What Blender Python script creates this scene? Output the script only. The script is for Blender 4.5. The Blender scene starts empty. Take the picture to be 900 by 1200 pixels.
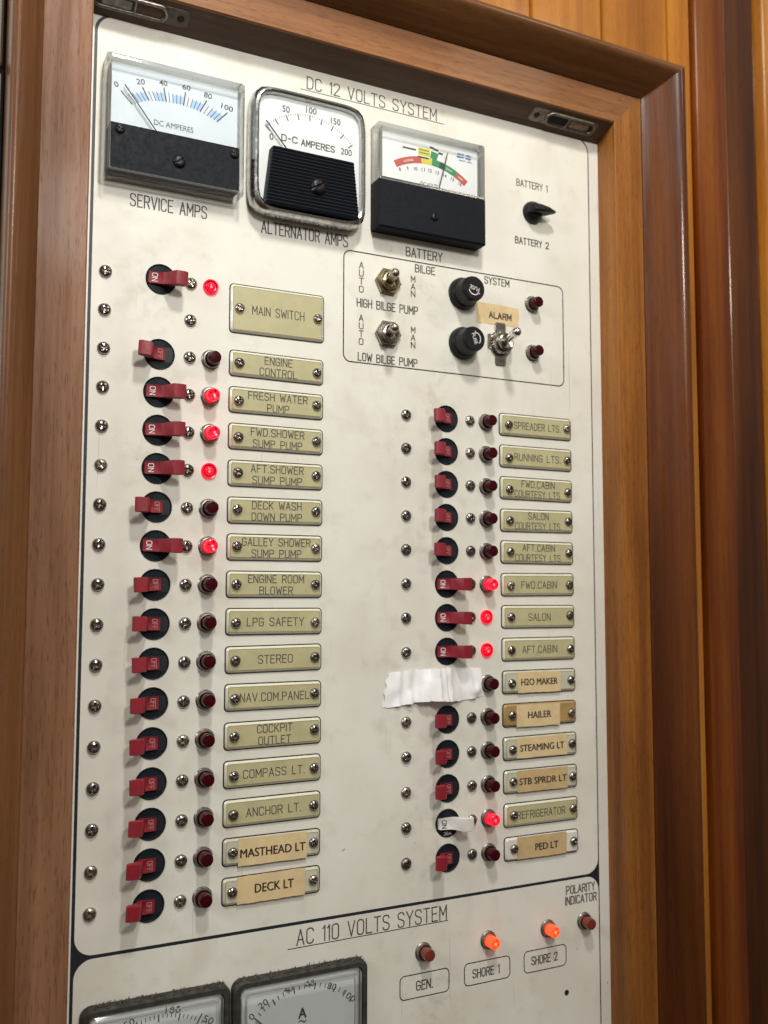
import bpy, bmesh, math, random
from mathutils import Vector, Matrix
random.seed(7)
S = bpy.context.scene
COL = S.collection
U = 0.019            # one breaker pitch of the panel (19 mm); all sizes below are in pitches
ZB = 1.30            # height of the first breaker row above the cabin floor
# panel coordinates: u to the right, v down, h out of the panel towards the viewer
def W(u, v, h=0.0):
    return Vector((u*U, -h*U, ZB - v*U))
def L(u, v, h=0.0):
    return Vector((u*U, -h*U, -v*U))

# ------------------------------------------------------------------ camera
cam_d = bpy.data.cameras.new("camera"); cam = bpy.data.objects.new("camera", cam_d); COL.objects.link(cam)
CAM = (-4.566, 8.078, 24.90)
R = [(0.8926, -0.0018, -0.4508), (0.0369, 0.9969, 0.0691), (0.4493, -0.0783, 0.8900)]
def ax(r, s): return Vector((r[0]*s, r[2]*s, -r[1]*s))
X = ax(R[0], 1).normalized(); B = ax(R[2], -1).normalized(); Y = B.cross(X).normalized(); X = Y.cross(B)
m = Matrix.Identity(4)
for i in range(3):
    m[i][0], m[i][1], m[i][2] = X[i], Y[i], B[i]
m.translation = W(*CAM)
cam.matrix_world = m
cam_d.sensor_fit = 'VERTICAL'; cam_d.sensor_height = 36.0; cam_d.sensor_width = 27.0
cam_d.lens = 36.0*1136.6/1200.0
cam_d.clip_start = 0.01; cam_d.clip_end = 50
cam_d.dof.use_dof = True; cam_d.dof.focus_distance = (W(5.0, 6.0) - W(*CAM)).length*0.97; cam_d.dof.aperture_fstop = 11
S.camera = cam

# ------------------------------------------------------------------ world (dim cabin) and lamps
wd = bpy.data.worlds.new("World"); S.world = wd; wd.use_nodes = True
nt = wd.node_tree; bg = nt.nodes["Background"]
tc = nt.nodes.new("ShaderNodeTexCoord"); sx = nt.nodes.new("ShaderNodeSeparateXYZ")
rp = nt.nodes.new("ShaderNodeValToRGB"); mr = nt.nodes.new("ShaderNodeMapRange")
nt.links.new(tc.outputs["Generated"], sx.inputs[0]); nt.links.new(sx.outputs["Z"], mr.inputs[0])
mr.inputs[1].default_value = -1; mr.inputs[2].default_value = 1
nt.links.new(mr.outputs[0], rp.inputs[0]); nt.links.new(rp.outputs[0], bg.inputs[0])
e = rp.color_ramp.elements
e[0].position = 0.25; e[0].color = (0.16, 0.10, 0.06, 1)
e[1].position = 0.75; e[1].color = (0.95, 0.90, 0.82, 1)
WORLD_STRENGTH = 0.33
bg.inputs[1].default_value = WORLD_STRENGTH
def lamp(name, uvh, target, size, power, color):
    d = bpy.data.lights.new(name, 'AREA'); d.shape = 'DISK'; d.size = size; d.energy = power; d.color = color
    o = bpy.data.objects.new(name, d); COL.objects.link(o)
    p = W(*uvh); o.location = p
    o.rotation_euler = (W(*target) - p).to_track_quat('-Z', 'Y').to_euler()
    return o
lamp("ceiling_lamp", (2.0, -27, 23), (7, 6, 0), 0.08, 3.2, (1.0, 0.965, 0.91))
lamp("overhead_lamp", (5.0, -15, 38), (7, 6, 0), 0.12, 2.7, (1.0, 0.97, 0.92))
lamp("cabin_lamp", (-46, -16, 24), (4, 4, 0), 0.36, 3.2, (0.92, 0.96, 1.0))
lamp("aft_lamp", (34, -30, 34), (14, 4, 0), 0.15, .9, (1.0, 0.80, 0.55))
S.view_settings.view_transform = 'Standard'; S.view_settings.look = 'None'
S.view_settings.exposure = 0.0; S.view_settings.gamma = 1.0

# ------------------------------------------------------------------ materials
def mat(name, color, rough=0.5, metal=0.0, coat=0.0, emit=None, es=0.0, spec=0.5):
    m = bpy.data.materials.new(name); m.use_nodes = True
    b = m.node_tree.nodes["Principled BSDF"]
    b.inputs["Base Color"].default_value = (*color, 1); b.inputs["Roughness"].default_value = rough
    b.inputs["Metallic"].default_value = metal; b.inputs["Coat Weight"].default_value = coat
    b.inputs["Coat Roughness"].default_value = 0.12
    b.inputs["Specular IOR Level"].default_value = spec
    if emit:
        b.inputs["Emission Color"].default_value = (*emit, 1); b.inputs["Emission Strength"].default_value = es
    return m
def N(m, t, **kw):
    n = m.node_tree.nodes.new(t)
    for k, v in kw.items(): setattr(n, k, v)
    return n
def lk(m, a, b): m.node_tree.links.new(a, b)
def ramp(m, src, stops):
    r = N(m, "ShaderNodeValToRGB"); el = r.color_ramp.elements
    while len(el) > 1: el.remove(el[0])
    el[0].position, el[0].color = stops[0][0], (*stops[0][1], 1)
    for p, c in stops[1:]:
        q = el.new(p); q.color = (*c, 1)
    lk(m, src, r.inputs[0]); return r
def mix(m, fac, a, b, mode='MIX'):
    x = N(m, "ShaderNodeMix", data_type='RGBA', blend_type=mode)
    if isinstance(fac, (int, float)): x.inputs[0].default_value = fac
    else: lk(m, fac, x.inputs[0])
    for i, s in ((6, a), (7, b)):
        if isinstance(s, tuple): x.inputs[i].default_value = (*s, 1)
        else: lk(m, s, x.inputs[i])
    return x.outputs[2]
def noise(m, vec, scale, detail=4, rough=0.55, sc=(1, 1, 1), off=(0, 0, 0)):
    mp = N(m, "ShaderNodeMapping"); mp.inputs["Scale"].default_value = sc; mp.inputs["Location"].default_value = off
    lk(m, vec, mp.inputs[0]); n = N(m, "ShaderNodeTexNoise")
    n.inputs["Scale"].default_value = scale; n.inputs["Detail"].default_value = detail; n.inputs["Roughness"].default_value = rough
    lk(m, mp.outputs[0], n.inputs["Vector"]); return n.outputs["Fac"]
def bump(m, src, strength, dist):
    b = N(m, "ShaderNodeBump"); b.inputs["Strength"].default_value = strength; b.inputs["Distance"].default_value = dist
    lk(m, src, b.inputs["Height"]); lk(m, b.outputs[0], m.node_tree.nodes["Principled BSDF"].inputs["Normal"])

def wood(name, dark, mid, light, axis='Z', coat=0.4, rough=0.38, off=(0, 0, 0), streak=1.0):
    m = mat(name, mid, rough, coat=coat*.55, spec=.26)
    b = m.node_tree.nodes["Principled BSDF"]
    t = N(m, "ShaderNodeTexCoord").outputs["Object"]
    lo = 0.035
    sc = (1, 1, lo) if axis == 'Z' else (lo, 1, 1)
    warp = noise(m, t, 9, 2, .5, (1, 1, 1), off)
    n1 = noise(m, t, 62, 5, .6, sc, off)
    n2 = noise(m, t, 420, 3, .6, sc, (off[1]+3, off[0]+1, off[2]+2))
    n3 = noise(m, t, 1500, 2, .6, (1, 1, .085) if axis == 'Z' else (.085, 1, 1), off)
    n4 = noise(m, t, 18, 3, .5, (1, 1, .25) if axis == 'Z' else (.25, 1, 1), (off[0]+5, off[1], off[2]))
    c = ramp(m, n1, [(.34, dark), (.49, mid), (.66, light)]).outputs[0]
    g = ramp(m, n2, [(.35, (.62, .56, .52)), (.55, (1, 1, 1))]).outputs[0]
    c = mix(m, .42*streak, c, g, 'MULTIPLY')
    p = ramp(m, n3, [(.34, (.42, .35, .32)), (.43, (1, 1, 1))]).outputs[0]
    c = mix(m, .6*streak, c, p, 'MULTIPLY')
    d = ramp(m, n4, [(.33, (.62, .54, .48)), (.64, (1.12, 1.08, 1.04))]).outputs[0]
    c = mix(m, .8, c, d, 'MULTIPLY')
    lk(m, c, b.inputs["Base Color"])
    rr = ramp(m, n2, [(.3, (rough+.12,)*3), (.7, (rough-.06,)*3)]).outputs[0]; lk(m, rr, b.inputs["Roughness"])
    mx = mix(m, .5, n2, n4); bump(m, mx, .22, .0006)
    return m

def panel_mat():
    m = mat("laminate_white", (.75, .73, .67), .42)
    b = m.node_tree.nodes["Principled BSDF"]
    t = N(m, "ShaderNodeTexCoord").outputs["Object"]
    n1 = noise(m, t, 14, 5, .6); n2 = noise(m, t, 55, 5, .65, off=(3, 1, 2)); n3 = noise(m, t, 260, 2, .5, off=(1, 4, 7))
    n4 = noise(m, t, 30, 2, .5, off=(9, 2, 5))
    c = ramp(m, n1, [(.35, (.705, .685, .60)), (.6, (.775, .765, .69))]).outputs[0]
    g = ramp(m, n2, [(.28, (.78, .74, .66)), (.45, (1, 1, 1))]).outputs[0]
    c = mix(m, .45, c, g, 'MULTIPLY')
    # grime specks, only inside a few patches
    sp = ramp(m, n3, [(.235, (1, 1, 1)), (.27, (0, 0, 0))]).outputs[0]
    pm = ramp(m, n4, [(.50, (0, 0, 0)), (.64, (1, 1, 1))]).outputs[0]
    f = mix(m, 1.0, sp, pm, 'MULTIPLY')
    c = mix(m, f, c, (.22, .18, .13))
    # faint yellow-grey smears
    n5 = noise(m, t, 24, 3, .6, (1, 1, .45), (2, 8, 3))
    sm = ramp(m, n5, [(.60, (0, 0, 0)), (.78, (.72, .72, .72))]).outputs[0]
    c = mix(m, sm, c, (.60, .55, .45))
    xs = N(m, "ShaderNodeSeparateXYZ"); lk(m, t, xs.inputs[0])
    n7 = noise(m, t, 95, 4, .65, off=(4, 4, 1)); n8 = noise(m, t, 33, 3, .6, off=(6, 1, 9))
    sp7 = ramp(m, n7, [(.47, (0, 0, 0)), (.66, (1, 1, 1))]).outputs[0]; sp8 = ramp(m, n8, [(.42, (0, 0, 0)), (.62, (1, 1, 1))]).outputs[0]
    for u0, hw in ((1.35, 1.25), (10.0, 1.3), (8.6, 2.4)):
        sb = N(m, "ShaderNodeMath", operation='SUBTRACT'); lk(m, xs.outputs["X"], sb.inputs[0]); sb.inputs[1].default_value = u0*U
        ab = N(m, "ShaderNodeMath", operation='ABSOLUTE'); lk(m, sb.outputs[0], ab.inputs[0])
        md = N(m, "ShaderNodeMapRange", interpolation_type='SMOOTHSTEP'); lk(m, ab.outputs[0], md.inputs[0])
        md.inputs[1].default_value = hw*U; md.inputs[2].default_value = hw*U*.25; md.inputs[3].default_value = 0; md.inputs[4].default_value = .36 if hw < 2 else .2
        k = mix(m, 1.0, mix(m, 1.0, sp7, sp8, 'MULTIPLY'), md.outputs[0], 'MULTIPLY')
        c = mix(m, k, c, (.40, .33, .23))
    # hairline scratches
    n9 = noise(m, t, 500, 1, .4, (1, 1, .03), (2, 2, 2)); sc9 = ramp(m, n9, [(.245, (.5, .5, .5)), (.262, (0, 0, 0))]).outputs[0]
    c = mix(m, sc9, c, (.50, .47, .41))
    lk(m, c, b.inputs["Base Color"])
    r = ramp(m, n2, [(.3, (.5,)*3), (.7, (.36,)*3)]).outputs[0]; lk(m, r, b.inputs["Roughness"])
    n6 = noise(m, t, 900, 2, .5); bump(m, n6, .06, .0003)
    return m
def worn(name, color, rough, amt=.25, scale=300, metal=0, coat=0.0, bstr=.1):
    m = mat(name, color, rough, metal, coat)
    b = m.node_tree.nodes["Principled BSDF"]
    t = N(m, "ShaderNodeTexCoord").outputs["Object"]
    g = N(m, "ShaderNodeObjectInfo").outputs["Random"]
    add = N(m, "ShaderNodeVectorMath", operation='ADD'); lk(m, t, add.inputs[0]); lk(m, g, add.inputs[1])
    n = noise(m, add.outputs[0], scale, 4, .6)
    lo = tuple(max(0, x*(1-amt)) for x in color); hi = tuple(min(1, x*(1+amt)) for x in color)
    c = ramp(m, n, [(.32, lo), (.68, hi)]).outputs[0]; lk(m, c, b.inputs["Base Color"])
    r = ramp(m, n, [(.3, (min(1, rough+.12),)*3), (.7, (max(.04, rough-.08),)*3)]).outputs[0]; lk(m, r, b.inputs["Roughness"])
    bump(m, n, bstr, .0002)
    return m
def clear(name, tint, amount, rough=.06):
    # clear plastic: mostly see-through, with a glossy skin and a little grey body
    m = bpy.data.materials.new(name); m.use_nodes = True; t = m.node_tree
    b = t.nodes["Principled BSDF"]; b.inputs["Base Color"].default_value = (*tint, 1); b.inputs["Roughness"].default_value = rough
    tr = N(m, "ShaderNodeBsdfTransparent"); tr.inputs[0].default_value = (.97, .98, .98, 1)
    gl = N(m, "ShaderNodeBsdfGlossy"); gl.inputs["Roughness"].default_value = rough
    lw = N(m, "ShaderNodeFresnel"); lw.inputs["IOR"].default_value = 1.3
    m1 = N(m, "ShaderNodeMixShader"); m1.inputs[0].default_value = amount
    lk(m, tr.outputs[0], m1.inputs[1]); lk(m, b.outputs[0], m1.inputs[2])
    m2 = N(m, "ShaderNodeMixShader"); lk(m, lw.outputs[0], m2.inputs[0]); lk(m, m1.outputs[0], m2.inputs[1]); lk(m, gl.outputs[0], m2.inputs[2])
    lk(m, m2.outputs[0], t.nodes["Material Output"].inputs["Surface"])
    return m

M = {}
M['panel'] = panel_mat()
M['line'] = mat("engraved_black", (.012, .016, .024), .5)
M['ink'] = worn("engraved_ink", (.065, .060, .054), .6, .5, 700)
M['breaker'] = worn("breaker_black", (.008, .013, .017), .5, .35, 200)
M['breaker'].node_tree.nodes['Principled BSDF'].inputs['Specular IOR Level'].default_value = .15
M['slot'] = mat("slot_black", (.005, .006, .012), .55)
M['red'] = worn("toggle_red", (.235, .011, .022), .42, .18, 220, bstr=.18)
M['whitetog'] = worn("toggle_white", (.74, .71, .66), .4, .07, 200)
M['print'] = mat("white_print", (.72, .68, .66), .5)
M['pinkprint'] = mat("faded_white_print", (.40, .20, .20), .5)
M['steel'] = worn("dull_steel", (.34, .325, .30), .20, .3, 500, metal=1)
M['chrome'] = mat("chrome", (.72, .72, .71), .09, 1)
M['dullscrew'] = worn("tarnished_screw", (.22, .20, .175), .34, .45, 450, metal=1)
M['rimchrome'] = worn("dull_chrome", (.50, .50, .49), .20, .2, 300, metal=1, bstr=.03)
M['nickel'] = worn("aged_nickel", (.40, .37, .32), .28, .3, 350, metal=1)
M['brass'] = worn("worn_brass_nut", (.42, .36, .22), .26, .35, 350, metal=1)
M['lens'] = mat("dark_red_lens", (.040, .0008, .0035), .24, spec=.22)
M['collar'] = worn("collar_metal", (.26, .24, .215), .36, .3, 400, metal=1)
M['lensbrown'] = mat("brown_amber_lens", (.17, .026, .012), .25, coat=.3)
M['lit'] = mat("lit_red_lens", (.40, .004, .016), .2, emit=(1.0, .008, .030), es=1.35)
M['lithot'] = mat("lit_red_filament", (.8, .2, .2), .2, emit=(1.0, .16, .16), es=1.5)
M['ambhot'] = mat("lit_amber_filament", (.8, .4, .1), .2, emit=(1.0, .33, .06), es=1.5)
M['litdeep'] = mat("lit_red_lens_core", (.35, .0, .01), .2, emit=(1.0, .004, .012), es=.12)
M['litamber'] = mat("lit_amber_lens", (.6, .06, .02), .2, emit=(1.0, .075, .020), es=1.3)
M['litambercore'] = mat("lit_amber_core", (.5, .04, .01), .2, emit=(1.0, .06, .004), es=.6)
M['cream'] = worn("cream_plate", (.485, .45, .255), .34, .08, 120, coat=.25)
M['rim'] = mat("clear_bevel", (.70, .68, .53), .14, coat=.6)
M['bevelline'] = mat("bevel_shadow_line", (.24, .22, .12), .4)
M['clearplate'] = worn("clear_plate", (.56, .54, .41), .2, .08, 150, coat=.5)
M['whiteplate'] = worn("white_plate", (.70, .67, .61), .35, .06, 150)
M['tanplate'] = worn("browned_plate", (.40, .26, .10), .3, .15, 150, coat=.3)
M['paper'] = worn("tan_paper", (.69, .53, .29), .62, .08, 160)
M['paperdark'] = worn("brown_paper", (.56, .40, .20), .62, .12, 160)
M['paperink'] = mat("printed_black", (.03, .022, .016), .6)
M['tape'] = worn("white_cloth_tape", (.93, .93, .925), .36, .03, 200, bstr=.2)
M['blackplastic'] = worn("meter_black", (.009, .011, .016), .55, .12, 500, bstr=.08)
M['blackplastic'].node_tree.nodes['Principled BSDF'].inputs['Specular IOR Level'].default_value = .12
M['dialwhite'] = worn("dial_white", (.86, .88, .88), .5, .02, 60)
M['dialcool'] = worn("dial_cool_white", (.74, .81, .87), .5, .02, 60)
M['dialink'] = mat("dial_ink", (.03, .03, .035), .5)
M['dialblue'] = mat("dial_blue", (.40, .60, .86), .5)
M['logoblue'] = mat("print_blue", (.10, .22, .55), .5)
M['dred'] = mat("dial_red", (.56, .09, .07), .5)
M['dyel'] = mat("dial_yellow", (.72, .62, .06), .5)
M['dgrn'] = mat("dial_green", (.02, .27, .09), .5)
M['ddgrn'] = mat("dial_dark_green", (.008, .07, .03), .5)
M['case'] = clear("clear_case", (.50, .50, .47), .16, .10)
M['window'] = clear("clear_window", (.75, .8, .8), .03, .05)
M['dusty'] = worn("dusty_black", (.030, .028, .024), .7, .5, 260)
M['dust'] = worn("dust_fuzz", (.085, .072, .055), .9, .4, 900)
M['knob'] = worn("knob_black", (.008, .008, .010), .36, .3, 400)
M['knob'].node_tree.nodes['Principled BSDF'].inputs['Specular IOR Level'].default_value = .3
M['zinc'] = worn("zinc_catch", (.235, .215, .185), .45, .35, 300, metal=1)
M['brownplate'] = worn("browned_plate_metal", (.10, .075, .055), .5, .3, 300, metal=.3)
M['dark'] = mat("dark_gap", (.010, .008, .007), .8)
M['w_rail'] = wood("teak_rail", (0.19, 0.08, 0.028), (0.27, 0.12, 0.045), (0.34, 0.16, 0.066), 'X', coat=.15, rough=.45, off=(1.3, .2, .7))
M['w_left'] = wood("teak_left", (0.165, 0.075, 0.036), (0.235, 0.115, 0.06), (0.3, 0.155, 0.088), 'Z', coat=.05, rough=.5, off=(.4, 2.2, .3))
M['w_right'] = wood("teak_right", (0.19, 0.066, 0.012), (0.28, 0.105, 0.019), (0.36, 0.15, 0.031), 'Z', coat=.2, rough=.42, off=(4.1, .6, .9))
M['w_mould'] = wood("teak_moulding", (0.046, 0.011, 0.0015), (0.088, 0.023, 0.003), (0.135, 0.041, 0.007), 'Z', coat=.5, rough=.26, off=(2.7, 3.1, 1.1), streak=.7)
M['w_mouldleft'] = wood("teak_moulding_left", (0.095, 0.038, 0.014), (0.155, 0.066, 0.025), (0.205, 0.094, 0.038), 'Z', coat=.25, rough=.30, off=(7.7, 1.1, 2.1), streak=.8)
M['w_mouldtop'] = wood("teak_moulding_top", (0.07, 0.027, 0.009), (0.115, 0.047, 0.016), (0.165, 0.074, 0.027), 'X', coat=.7, rough=.3, off=(5.7, 2.1, .1), streak=.8)
M['w_board'] = wood("pine_board", (0.3, 0.1, 0.009), (0.42, 0.16, 0.016), (0.5, 0.21, 0.03), 'Z', coat=.6, rough=.26, off=(8.2, .3, .5), streak=.7)
M['w_stileorange'] = wood("red_stile", (0.095, 0.018, 0.0015), (0.175, 0.041, 0.003), (0.24, 0.073, 0.007), 'Z', coat=.6, rough=.3, off=(6.2, 1.3, 2.5), streak=.7)
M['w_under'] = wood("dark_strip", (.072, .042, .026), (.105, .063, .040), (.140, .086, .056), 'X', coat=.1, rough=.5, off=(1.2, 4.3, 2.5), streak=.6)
M['w_stile'] = wood("dark_stile", (0.05, 0.012, 0.002), (0.09, 0.025, 0.004), (0.135, 0.044, 0.008), 'Z', coat=.7, rough=.26, off=(3.2, 5.3, 4.5), streak=.7)

# ------------------------------------------------------------------ mesh builder (panel units, local)
class MB:
    def __init__(s): s.v = []; s.f = []; s.mi = []; s.mats = []
    def slot(s, m):
        if m not in s.mats: s.mats.append(m)
        return s.mats.index(m)
    def add(s, vs, fs, m):
        o = len(s.v); k = s.slot(m); s.v += vs
        for f in fs: s.f.append(tuple(i+o for i in f)); s.mi.append(k)
    def loops(s, loops, m, cap0=False, cap1=True, closed=True):
        n = len(loops[0]); vs = [p for l in loops for p in l]; fs = []
        for a in range(len(loops)-1):
            for i in range(n if closed else n-1):
                j = (i+1) % n
                fs.append((a*n+i, a*n+j, (a+1)*n+j, (a+1)*n+i))
        if cap0: fs.append(tuple(range(n-1, -1, -1)))
        if cap1: fs.append(tuple((len(loops)-1)*n+i for i in range(n)))
        s.add(vs, fs, m)
    def prism(s, rect, h0, h1, m, r=.03, c=.0, seg=5, rimmat=None):
        u0, u1, v0, v1 = rect
        A = [rrect(u0, u1, v0, v1, r, h0, seg)]
        if c > 0:
            A.append(rrect(u0, u1, v0, v1, r, h1-c, seg)); A.append(rrect(u0+c, u1-c, v0+c, v1-c, max(.005, r-c), h1, seg))
        else: A.append(rrect(u0, u1, v0, v1, r, h1, seg))
        if rimmat:
            s.loops(A, rimmat, True, False); s.loops([A[-1]], m, False, True)
        else: s.loops(A, m, True, True)
    def lathe(s, prof, m, c=(0, 0), seg=28, cap=True, ring=None):
        lo = []
        for r, h in prof:
            lo.append([(c[0]+r*math.cos(2*math.pi*i/seg), c[1]+r*math.sin(2*math.pi*i/seg), h) for i in range(seg)])
        s.loops(lo, m, False, cap)
    def tube(s, pts, r, m, seg=8, closed=False):
        P = [Vector(p) for p in pts]; n = len(P); lo = []
        up = Vector((0, 0, 1))
        for i, p in enumerate(P):
            a = P[(i-1) % n] if (closed or i > 0) else p; b = P[(i+1) % n] if (closed or i < n-1) else p
            t = (b-a).normalized(); ref = up if abs(t.dot(up)) < .95 else Vector((1, 0, 0))
            x = t.cross(ref).normalized(); y = t.cross(x)
            rr = r[i] if isinstance(r, (list, tuple)) else r
            lo.append([tuple(p + x*rr*math.cos(2*math.pi*k/seg) + y*rr*math.sin(2*math.pi*k/seg)) for k in range(seg)])
        if closed: lo.append(lo[0])
        s.loops(lo, m, not closed, not closed)
    def ribbon(s, pts, w, m, fn=None, closed=False, ext=.5):
        if not closed and len(pts) > 2:
            for i in range(1, len(pts)-1):
                a = Vector(pts[i][:2])-Vector(pts[i-1][:2]); b = Vector(pts[i+1][:2])-Vector(pts[i][:2])
                if a.length > 1e-7 and b.length > 1e-7 and a.angle(b) > 1.15:
                    s.ribbon(pts[:i+1], w, m, fn, False, ext)
                    s.ribbon([(p[0], p[1], (p[2] if len(p) > 2 else 0)+.0007) for p in pts[i:]], w, m, fn, False, ext); return
        P = [Vector(p[:2]) for p in pts]; h = pts[0][2] if len(pts[0]) > 2 else 0
        n = len(P); lv = []; rv = []
        for i in range(n):
            a = P[(i-1) % n] if (closed or i > 0) else None; b = P[(i+1) % n] if (closed or i < n-1) else None
            d1 = (P[i]-a).normalized() if a is not None else None; d2 = (b-P[i]).normalized() if b is not None else None
            if d1 is None: d1 = d2
            if d2 is None: d2 = d1
            t = d1+d2
            t = t.normalized() if t.length > 1e-6 else d1
            nn = Vector((-t.y, t.x)); k = min(1.7, 1/max(.3, nn.dot(Vector((-d1.y, d1.x)))))
            p = P[i].copy()
            if not closed and i == 0: p -= d2*w*ext
            if not closed and i == n-1: p += d1*w*ext
            lv.append(p+nn*w*k/2); rv.append(p-nn*w*k/2)
        if closed: lv.append(lv[0]); rv.append(rv[0])
        q = [(x.x, x.y, h) for x in lv] + [(x.x, x.y, h) for x in rv]; k = len(lv)
        if fn: q = [fn(*p) for p in q]
        s.add(q, [(i, i+1, k+i+1, k+i) for i in range(k-1)], m)
    def mesh(s, name, smooth=35):
        me = bpy.data.meshes.new(name)
        bm = bmesh.new(); bv = [bm.verts.new(L(*p)) for p in s.v]
        for f, k in zip(s.f, s.mi):
            ids = []
            for i in f:
                if i not in ids: ids.append(i)
            if len(ids) < 3: continue
            try: fc = bm.faces.new([bv[i] for i in ids]); fc.material_index = k
            except ValueError: pass
        bmesh.ops.remove_doubles(bm, verts=bm.verts, dist=U*.0004)
        bmesh.ops.recalc_face_normals(bm, faces=bm.faces)
        hs = [p[2] for p in s.v]
        if max(hs)-min(hs) < .03:      # a flat sheet looks out of the panel
            for fc in bm.faces:
                if fc.normal.y > 0: fc.normal_flip()
        bm.to_mesh(me); bm.free()
        for x in s.mats: me.materials.append(M[x])
        if smooth:
            me.shade_smooth(); me.set_sharp_from_angle(angle=math.radians(smooth))
        return me
def rrect(u0, u1, v0, v1, r, h, seg=5):
    P = []
    for cx, cy, a0 in ((u1-r, v0+r, -90), (u1-r, v1-r, 0), (u0+r, v1-r, 90), (u0+r, v0+r, 180)):
        for k in range(seg+1):
            a = math.radians(a0+90*k/seg); P.append((cx+r*math.cos(a), cy+r*math.sin(a), h))
    return P
def squircle(cx, cy, a, b, n, h, seg=64):
    P = []
    for i in range(seg):
        t = 2*math.pi*(i+.5)/seg; c, s_ = math.cos(t), math.sin(t)
        d = (abs(c)**n+abs(s_)**n)**(1/n)
        P.append((cx+a*c/d, cy+b*s_/d, h))
    return P

# ------------------------------------------------------------------ scene graph helpers
def props(o, label=None, cat=None, group=None, kind=None):
    if label: o['label'] = label
    if cat: o['category'] = cat
    if group: o['group'] = group
    if kind: o['kind'] = kind
    return o
def thing(name, loc, label, cat, group=None, tilt=0):
    o = bpy.data.objects.new(name, None); COL.objects.link(o); o.empty_display_size = .005
    o.location = W(*loc); o.rotation_euler = (0, tilt, 0)
    return props(o, label, cat, group)
def part(name, mb, parent, loc=(0, 0, 0), label=None):
    me = mb.mesh(name) if isinstance(mb, MB) else mb
    o = bpy.data.objects.new(name, me); COL.objects.link(o)
    o.parent = parent; o.location = L(*loc)
    if label: o['label'] = label
    return o
def solo(name, mb, loc, label, cat, group=None, kind=None):
    me = mb.mesh(name) if isinstance(mb, MB) else mb
    o = bpy.data.objects.new(name, me); COL.objects.link(o); o.location = W(*loc)
    return props(o, label, cat, group, kind)

# ------------------------------------------------------------------ single-stroke engraving alphabet
O_ = [(1, 0), (2, 0), (2.65, .3), (3, 1), (3, 5), (2.65, 5.7), (2, 6), (1, 6), (.35, 5.7), (0, 5), (0, 1), (.35, .3)]
C_ = [(3, 4.8), (2.9, 5.3), (2.5, 5.8), (2, 6), (1, 6), (.35, 5.7), (0, 5), (0, 1), (.35, .3), (1, 0), (2, 0), (2.5, .2), (2.9, .7), (3, 1.2)]
G = {
 'A': (3.2, [[(0, 0), (1.6, 6), (3.2, 0)], [(.55, 2), (2.65, 2)]]),
 'B': (3, [[(0, 0), (0, 6), (1.9, 6), (2.6, 5.7), (2.9, 5), (2.9, 4.1), (2.5, 3.4), (1.9, 3.15), (0, 3.15)], [(1.9, 3.15), (2.65, 2.8), (3, 2.1), (3, 1.1), (2.6, .3), (1.9, 0), (0, 0)]]),
 'C': (3, [C_]), 'D': (3, [[(0, 0), (0, 6), (1.6, 6), (2.5, 5.6), (3, 4.5), (3, 1.5), (2.5, .4), (1.6, 0), (0, 0)]]),
 'E': (2.7, [[(2.7, 0), (0, 0), (0, 6), (2.7, 6)], [(0, 3.15), (2.2, 3.15)]]), 'F': (2.7, [[(0, 0), (0, 6), (2.7, 6)], [(0, 3.15), (2.2, 3.15)]]),
 'G': (3, [C_ + [(3, 2.9), (1.3, 2.9)]]), 'H': (3, [[(0, 0), (0, 6)], [(3, 0), (3, 6)], [(0, 3.1), (3, 3.1)]]),
 'I': (0.01, [[(0, 0), (0, 6)]]), 'J': (2.4, [[(2.4, 6), (2.4, 1), (2, .2), (1.2, 0), (.4, .2), (0, 1)]]),
 'K': (3, [[(0, 0), (0, 6)], [(3, 6), (0, 2.4)], [(.9, 3.4), (3, 0)]]), 'L': (2.6, [[(0, 6), (0, 0), (2.6, 0)]]),
 'M': (3.5, [[(0, 0), (0, 6), (1.75, 2), (3.5, 6), (3.5, 0)]]), 'N': (3, [[(0, 0), (0, 6), (3, 0), (3, 6)]]),
 'O': (3, [O_+[O_[0]]]), 'P': (3, [[(0, 0), (0, 6), (2, 6), (2.7, 5.7), (3, 5), (3, 3.9), (2.7, 3.2), (2, 2.9), (0, 2.9)]]),
 'Q': (3, [O_+[O_[0]], [(1.8, 1.5), (3, -.2)]]), 'R': (3, [[(0, 0), (0, 6), (2, 6), (2.7, 5.7), (3, 5), (3, 4), (2.7, 3.3), (2, 3), (0, 3)], [(1.7, 3), (3, 0)]]),
 'S': (3, [[(3, 4.9), (2.7, 5.7), (2, 6), (1, 6), (.3, 5.7), (0, 5), (0, 4.2), (.4, 3.5), (2.6, 2.6), (3, 1.9), (3, 1), (2.65, .3), (2, 0), (1, 0), (.3, .3), (0, 1.1)]]),
 'T': (3, [[(0, 6), (3, 6)], [(1.5, 6), (1.5, 0)]]), 'U': (3, [[(0, 6), (0, 1), (.35, .3), (1, 0), (2, 0), (2.65, .3), (3, 1), (3, 6)]]),
 'V': (3.2, [[(0, 6), (1.6, 0), (3.2, 6)]]), 'W': (4, [[(0, 6), (.9, 0), (2, 4.4), (3.1, 0), (4, 6)]]),
 'X': (3, [[(0, 0), (3, 6)], [(0, 6), (3, 0)]]), 'Y': (3.2, [[(0, 6), (1.6, 3), (3.2, 6)], [(1.6, 3), (1.6, 0)]]),
 'Z': (3, [[(0, 6), (3, 6), (0, 0), (3, 0)]]),
 '0': (3, [O_+[O_[0]]]), '1': (.8, [[(0, 5), (.8, 6), (.8, 0)]]),
 '2': (3, [[(0, 4.8), (.3, 5.6), (1, 6), (2, 6), (2.7, 5.6), (3, 4.8), (2.8, 3.9), (0, 0), (3, 0)]]),
 '.': (.4, [[(.1, 0), (.3, 0)]]), '-': (1.6, [[(0, 3), (1.6, 3)]]), ' ': (1.9, []),
}
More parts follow.
